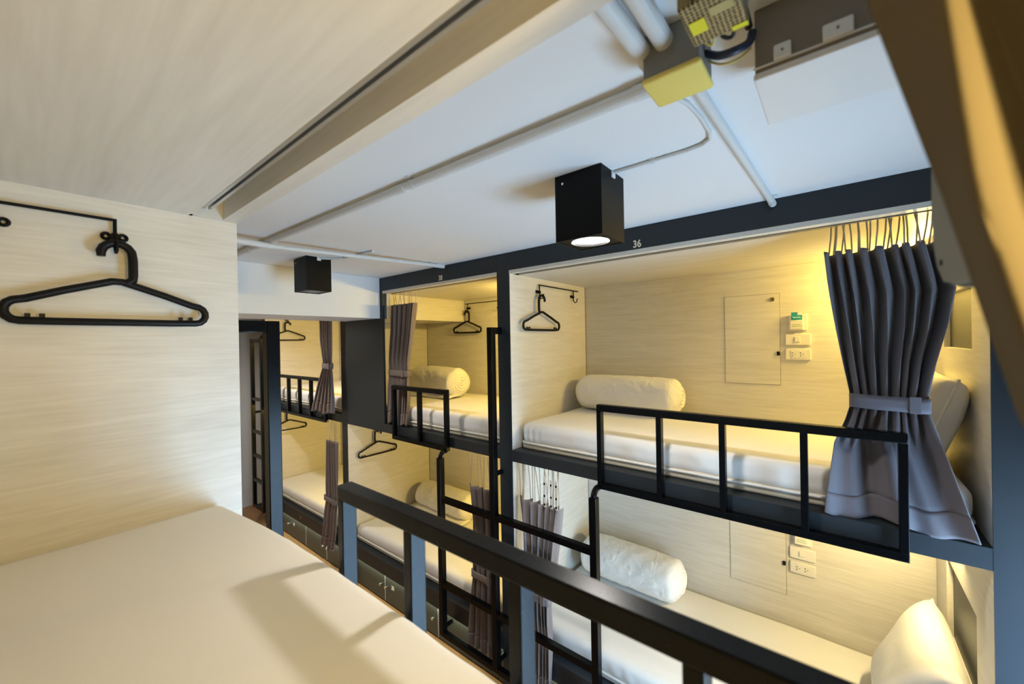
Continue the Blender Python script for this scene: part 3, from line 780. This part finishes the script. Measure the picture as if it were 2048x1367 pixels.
pipe('left one of the two thick white pipes entering the yellow junction box', 'conduit_pipe', [(-.279, -.3+.80, ZP-.006), (-.268, .80, ZP-.006)], .0165, [((-.270, .745, ZP-.006), (-.268, .80, ZP-.006))], cr=1.08)
pipe('right one of the two thick white pipes entering the yellow junction box', 'conduit_pipe', [(-.232, .50, ZP-.006), (-.230, .79, ZP-.006)], .0165, [((-.2303, .735, ZP-.006), (-.230, .79, ZP-.006))], cr=1.08)
pts = [(-.279, .93, ZC-.006), (-.262, .98, ZC-.006), (-.254, 1.06, ZC-.006), (-.254, 1.15, ZC-.006), (-.262, 1.19, ZC-.006), (-.285, 1.213, ZC-.006), (-.33, 1.222, ZC-.006), (-.42, 1.222, ZC-.006), (-.556, 1.222, ZC-.006)]
pipe('thin bent cable conduit leading to the lit box spotlight', 'cable_conduit', pts, .0052, [((-.44, 1.222, ZC-.006), (-.425, 1.222, ZC-.006))], [((-.432, 1.222, ZC-.006), 'x')], cr=1.4)
pipe('short white elbow of conduit leading to the farther box spotlight', 'cable_conduit', [(-2.10, 1.30, ZC-.007), (-2.40, 1.28, ZC-.007), (-2.47, 1.235, ZC-.007), (-2.512, 1.18, ZC-.007)], .007)

# junction box: grey body, yellow lid (lid at z=.45)
jz = .46
t = thing('junction_box', 'yellow lidded junction box on the ceiling', 'junction box')
x0, x1, y0, y1 = -.272, -.170, .717, .812
b = B(); b.box(x0+.003, x1-.003, y0+.003, y1-.003, jz+.008, ZC-.0005, .004); build('box_body', b, M_GREYP, t)
b = B(); b.box(x0, x1, y0, y1, jz, jz+.012, .006, 3)
build('lid', b, M_YEL, t)

# power supply with perforated cover
t = thing('power_supply', 'perforated metal power supply with yellow stickers on the ceiling', 'power supply')
pz = .455
x0, x1, y0, y1 = -.168, -.094, .582, .672
b = B(); b.box(x0, x1, y0, y1, pz, pz+.035, .002); build('perforated_cover', b, M_PERF, t)
b = B(); b.box(x0-.002, x1+.004, y0-.02, y1+.004, pz+.0352, ZC-.0005, .002); build('base_tray', b, M_GREYP, t)
b = B(); b.box(x0+.006, x0+.027, y0+.034, y0+.062, pz-.0012, pz-.0002); build('square_sticker', b, M_YST, t)
b = B(); b.box(x1-.020, x1-.0, y1-.010, y1+.0012, pz-.0011, pz-.0002); b.box(x1-.020, x1, y1+.0002, y1+.0012, pz-.0011, pz+.012); build('edge_sticker', b, M_YST, t)
b = B(); b.box(x0+.036, x1-.010, y0+.022, y0+.040, pz-.0011, pz-.0002); build('pale_label', b, plain('pale_label', (.45, .38, .16), .5), t)

# ceiling box with white bottom cover
t = thing('ceiling_box', 'taupe box with white bottom cover hanging from the ceiling at right', 'box')
x0, x1, y0, y1, bz = -.104, .30, .782, .968, .43
b = B(); b.box(x0+.002, x1, y0+.004, y1-.003, bz+.012, ZC-.0005, .002); build('box_body', b, M_TAUPE, t)
b = B(); b.box(x0, x1+.002, y0+.001, y1, bz, bz+.0118, .003, 2); build('bottom_cover', b, M_WHITE, t)
b = B(); b.box(x0, x1+.001, y0+.002, y0+.004, bz+.018, bz+.0215, .0005); build('rim', b, M_WHITE, t)
for cx_, w in ((-.075, .024), (-.012, .037)):
    b = B(); b.box(cx_, cx_+w, y0-.004, y0+.0035, bz+.020, bz+.044, .0025, 2); c = build('clip', b, M_WHITE, t)
    b = B(); b.cyl((cx_+w/2, y0-.0042, bz+.032), (cx_+w/2, y0-.0055, bz+.032), .002, 8); build('rivet', b, M_GREYP, c)

def cable(label, name, pts, r, mat):
    P = []
    n = len(pts)
    for i in range(n-1):
        p0, p1, p2, p3 = [Vector(pts[max(0, min(n-1, j))]) for j in (i-1, i, i+1, i+2)]
        for k in range(8):
            q = k/8; P.append(.5*((2*p1)+(-p0+p2)*q+(2*p0-5*p1+4*p2-p3)*q*q+(-p0+3*p1-3*p2+p3)*q**3))
    P.append(Vector(pts[-1]))
    b = B(); b.tube(P, r, 10); return tag(build(name, b, mat), label, 'cable', 'cables between the ceiling boxes')
cable('thick navy cable between the yellow junction box and the taupe box', 'cable', [(-.173, .765, .50), (-.150, .752, .478), (-.125, .752, .475), (-.108, .770, .49), (-.104, .778, .51)], .0065, M_NAVY)
cable('yellow wire looping under the perforated power supply', 'cable', [(-.150, .676, .50), (-.144, .690, .476), (-.150, .705, .470), (-.162, .700, .48), (-.1685, .712, .50)], .0022, M_YCABLE)
cable('black wire looping out of the perforated power supply', 'cable', [(-.122, .677, .50), (-.116, .694, .482), (-.122, .712, .474), (-.134, .706, .476), (-.140, .690, .49), (-.139, .677, .50)], .003, M_BCABLE)
cable('black cable running down beside the taupe box', 'cable', [(-.098, .52, .542), (-.101, .60, .538), (-.1085, .70, .53), (-.1085, .777, .52)], .006, M_BCABLE)
cable('thin yellow wire under the thick navy cable', 'cable', [(-.173, .78, .495), (-.150, .768, .472), (-.125, .768, .468), (-.106, .778, .485)], .002, M_YCABLE)

# ---------------------------------------------------------------- air conditioner
t = thing('air_conditioner', 'grey white air conditioner behind the foreground curtain at right', 'air conditioner')
prof = [(.503, .30), (.63, .305), (.672, .285), (.694, .22), (.698, .14), (.690, .105), (.668, .074), (.634, .052), (.58, .044), (.503, .040)]
b = B(); b.prism_x(prof, .097, .77); build('casing', b, M_AC, t, 25)
b = B(); b.prism_x([(y*.985+.0085, z*.97+.006) for y, z in prof], .090, .0975); e = build('end_cap', b, M_AC, t, 25)
b = B(); b.cyl((.0902, .640, .078), (.0885, .640, .078), .0035, 10); build('screw', b, M_SLOT, e)
b = B(); b.prism_x([(.505, .041), (.60, .046), (.60, .038), (.54, .020), (.505, .018)], .115, .75); build('air_flap', b, M_WHITE, t, 25)
b = B(); b.box(.30, .74, YN+.0005, .504, .08, .28); build('mounting_plate', b, M_GREYP, t)

# warm reading lamps in the head corners
def reading_lamp(label, x, y, z, s):
    r = thing('reading_lamp', label, 'lamp', 'small bunk lamps')
    b = B(); b.box(min(x, x+s*.02), max(x, x+s*.02), y-.09, y+.09, z-.02, z+.02, .003); build('lamp_body', b, M_WHITE, r)
    b = B(); b.box(min(x+s*.0202, x+s*.024), max(x+s*.0202, x+s*.024), y-.08, y+.08, z-.014, z+.014); build('diffuser', b, M_WARM, r)
reading_lamp('small warm lamp high on the right wall of the bunk numbered 36', .3675, 2.72, .34, -1)

finish()

# ---------------------------------------------------------------- light
WARM = (1, .70, .16)
def area(name, loc, rot, sx, sy, power, col, spread=180):
    l = bpy.data.lights.new(name, 'AREA'); l.shape = 'RECTANGLE'; l.size = sx; l.size_y = sy; l.energy = power; l.color = col
    l.spread = math.radians(spread)
    o = bpy.data.objects.new(name, l); COL.objects.link(o); o.location = (loc[0], loc[1], loc[2]+H); o.rotation_euler = rot
    return o
def aim(o, to):
    d = Vector(to)+Vector((0, 0, H))-o.location; o.rotation_euler = d.to_track_quat('-Z', 'Y').to_euler()
def bunk_light(name, loc, to, p, sx=.25, sy=.04, col=WARM):
    o = area(name, loc, (0, 0, 0), sx, sy, p, col); aim(o, to); return o
area('daylight', (WX+.14, (wy0+wy1)/2, (wz0+wz1)/2), (0, -PI/2*-1, 0), 1.48, .86, 82, (.44, .70, 1))
for i, L in enumerate((L1, L2, L3)):
    l = bpy.data.lights.new('spot_glow', 'SPOT'); l.energy = (27, 20, 40)[i]; l.spot_size = math.radians((130, 130, 172)[i]); l.spot_blend = .6; l.shadow_soft_size = .045; l.color = (1, .95, .88)  # the added third lamp gets a wider cone to reach the far wall
    o = bpy.data.objects.new('spot_glow', l); COL.objects.link(o); o.location = (L[0], L[1], L[2]+H-.012)
bunk_light('lamp_36', (.33, 2.72, .34), (-.6, 2.6, -.1), 10)
bunk_light('lamp_35', (.335, 2.42, -.80), (-.6, 2.5, -1.3), 9, col=(1, .78, .36))
bunk_light('lamp_38', (-1.70, 2.42, .33), (-2.6, 2.5, -.1), 8)
bunk_light('lamp_37', (-1.70, 2.42, -.80), (-2.6, 2.5, -1.3), 9)
bunk_light('lamp_40', (-3.70, 2.42, .33), (-4.6, 2.4, -.1), 8)
bunk_light('lamp_39', (-3.70, 2.42, -.80), (-4.6, 2.4, -1.3), 10)
bunk_light('lamp_near', (.345, .325, .10), (-.6, .05, -.05), 5.2, .04, .25, (1, .70, .22))
for n, x0, x1 in (('A', XA0, XA1), ('B', -3.56, -1.669), ('C', -5.53, -3.652)):
    area('locker_glow_'+n, ((x0+x1)/2, YF+.027, ZBB-.009), (0, 0, 0), x1-x0-.06, .008, 1.6, (.85, 1, .80))

w = bpy.data.worlds.new('World'); scn.world = w; w.use_nodes = True
sky = w.node_tree.nodes.new('ShaderNodeTexSky'); sky.sky_type = 'HOSEK_WILKIE'; sky.sun_direction = (.3, .3, .9)
w.node_tree.links.new(sky.outputs['Color'], w.node_tree.nodes['Background'].inputs['Color'])
w.node_tree.nodes['Background'].inputs['Strength'].default_value = .6

# ---------------------------------------------------------------- camera
cam = bpy.data.cameras.new('camera'); co = bpy.data.objects.new('camera', cam); COL.objects.link(co)
cam.sensor_width = 36; cam.sensor_fit = 'HORIZONTAL'; cam.lens = 796.97/2048*36; cam.clip_start = .01
yaw, pit, rol = map(math.radians, (39.2372, -.1076, -1.0268))
fwd = Vector((-math.sin(yaw)*math.cos(pit), math.cos(yaw)*math.cos(pit), math.sin(pit)))
rt = Vector((math.cos(yaw), math.sin(yaw), 0)); up = rt.cross(fwd)
r2 = rt*math.cos(rol)+up*math.sin(rol); u2 = up*math.cos(rol)-rt*math.sin(rol)
Mx = Matrix((r2, u2, -fwd)).transposed().to_4x4(); Mx.translation = (0, 0, H); co.matrix_world = Mx
cam.dof.use_dof = True; cam.dof.focus_distance = 2.1; cam.dof.aperture_fstop = 2.8
scn.camera = co
scn.view_settings.view_transform = 'Standard'; scn.view_settings.look = 'None'; scn.view_settings.gamma = 1
scn.view_settings.exposure = .47; scn.view_settings.use_curve_mapping = False
scn.cycles.max_bounces = 10; scn.cycles.diffuse_bounces = 6; scn.cycles.sample_clamp_indirect = 6
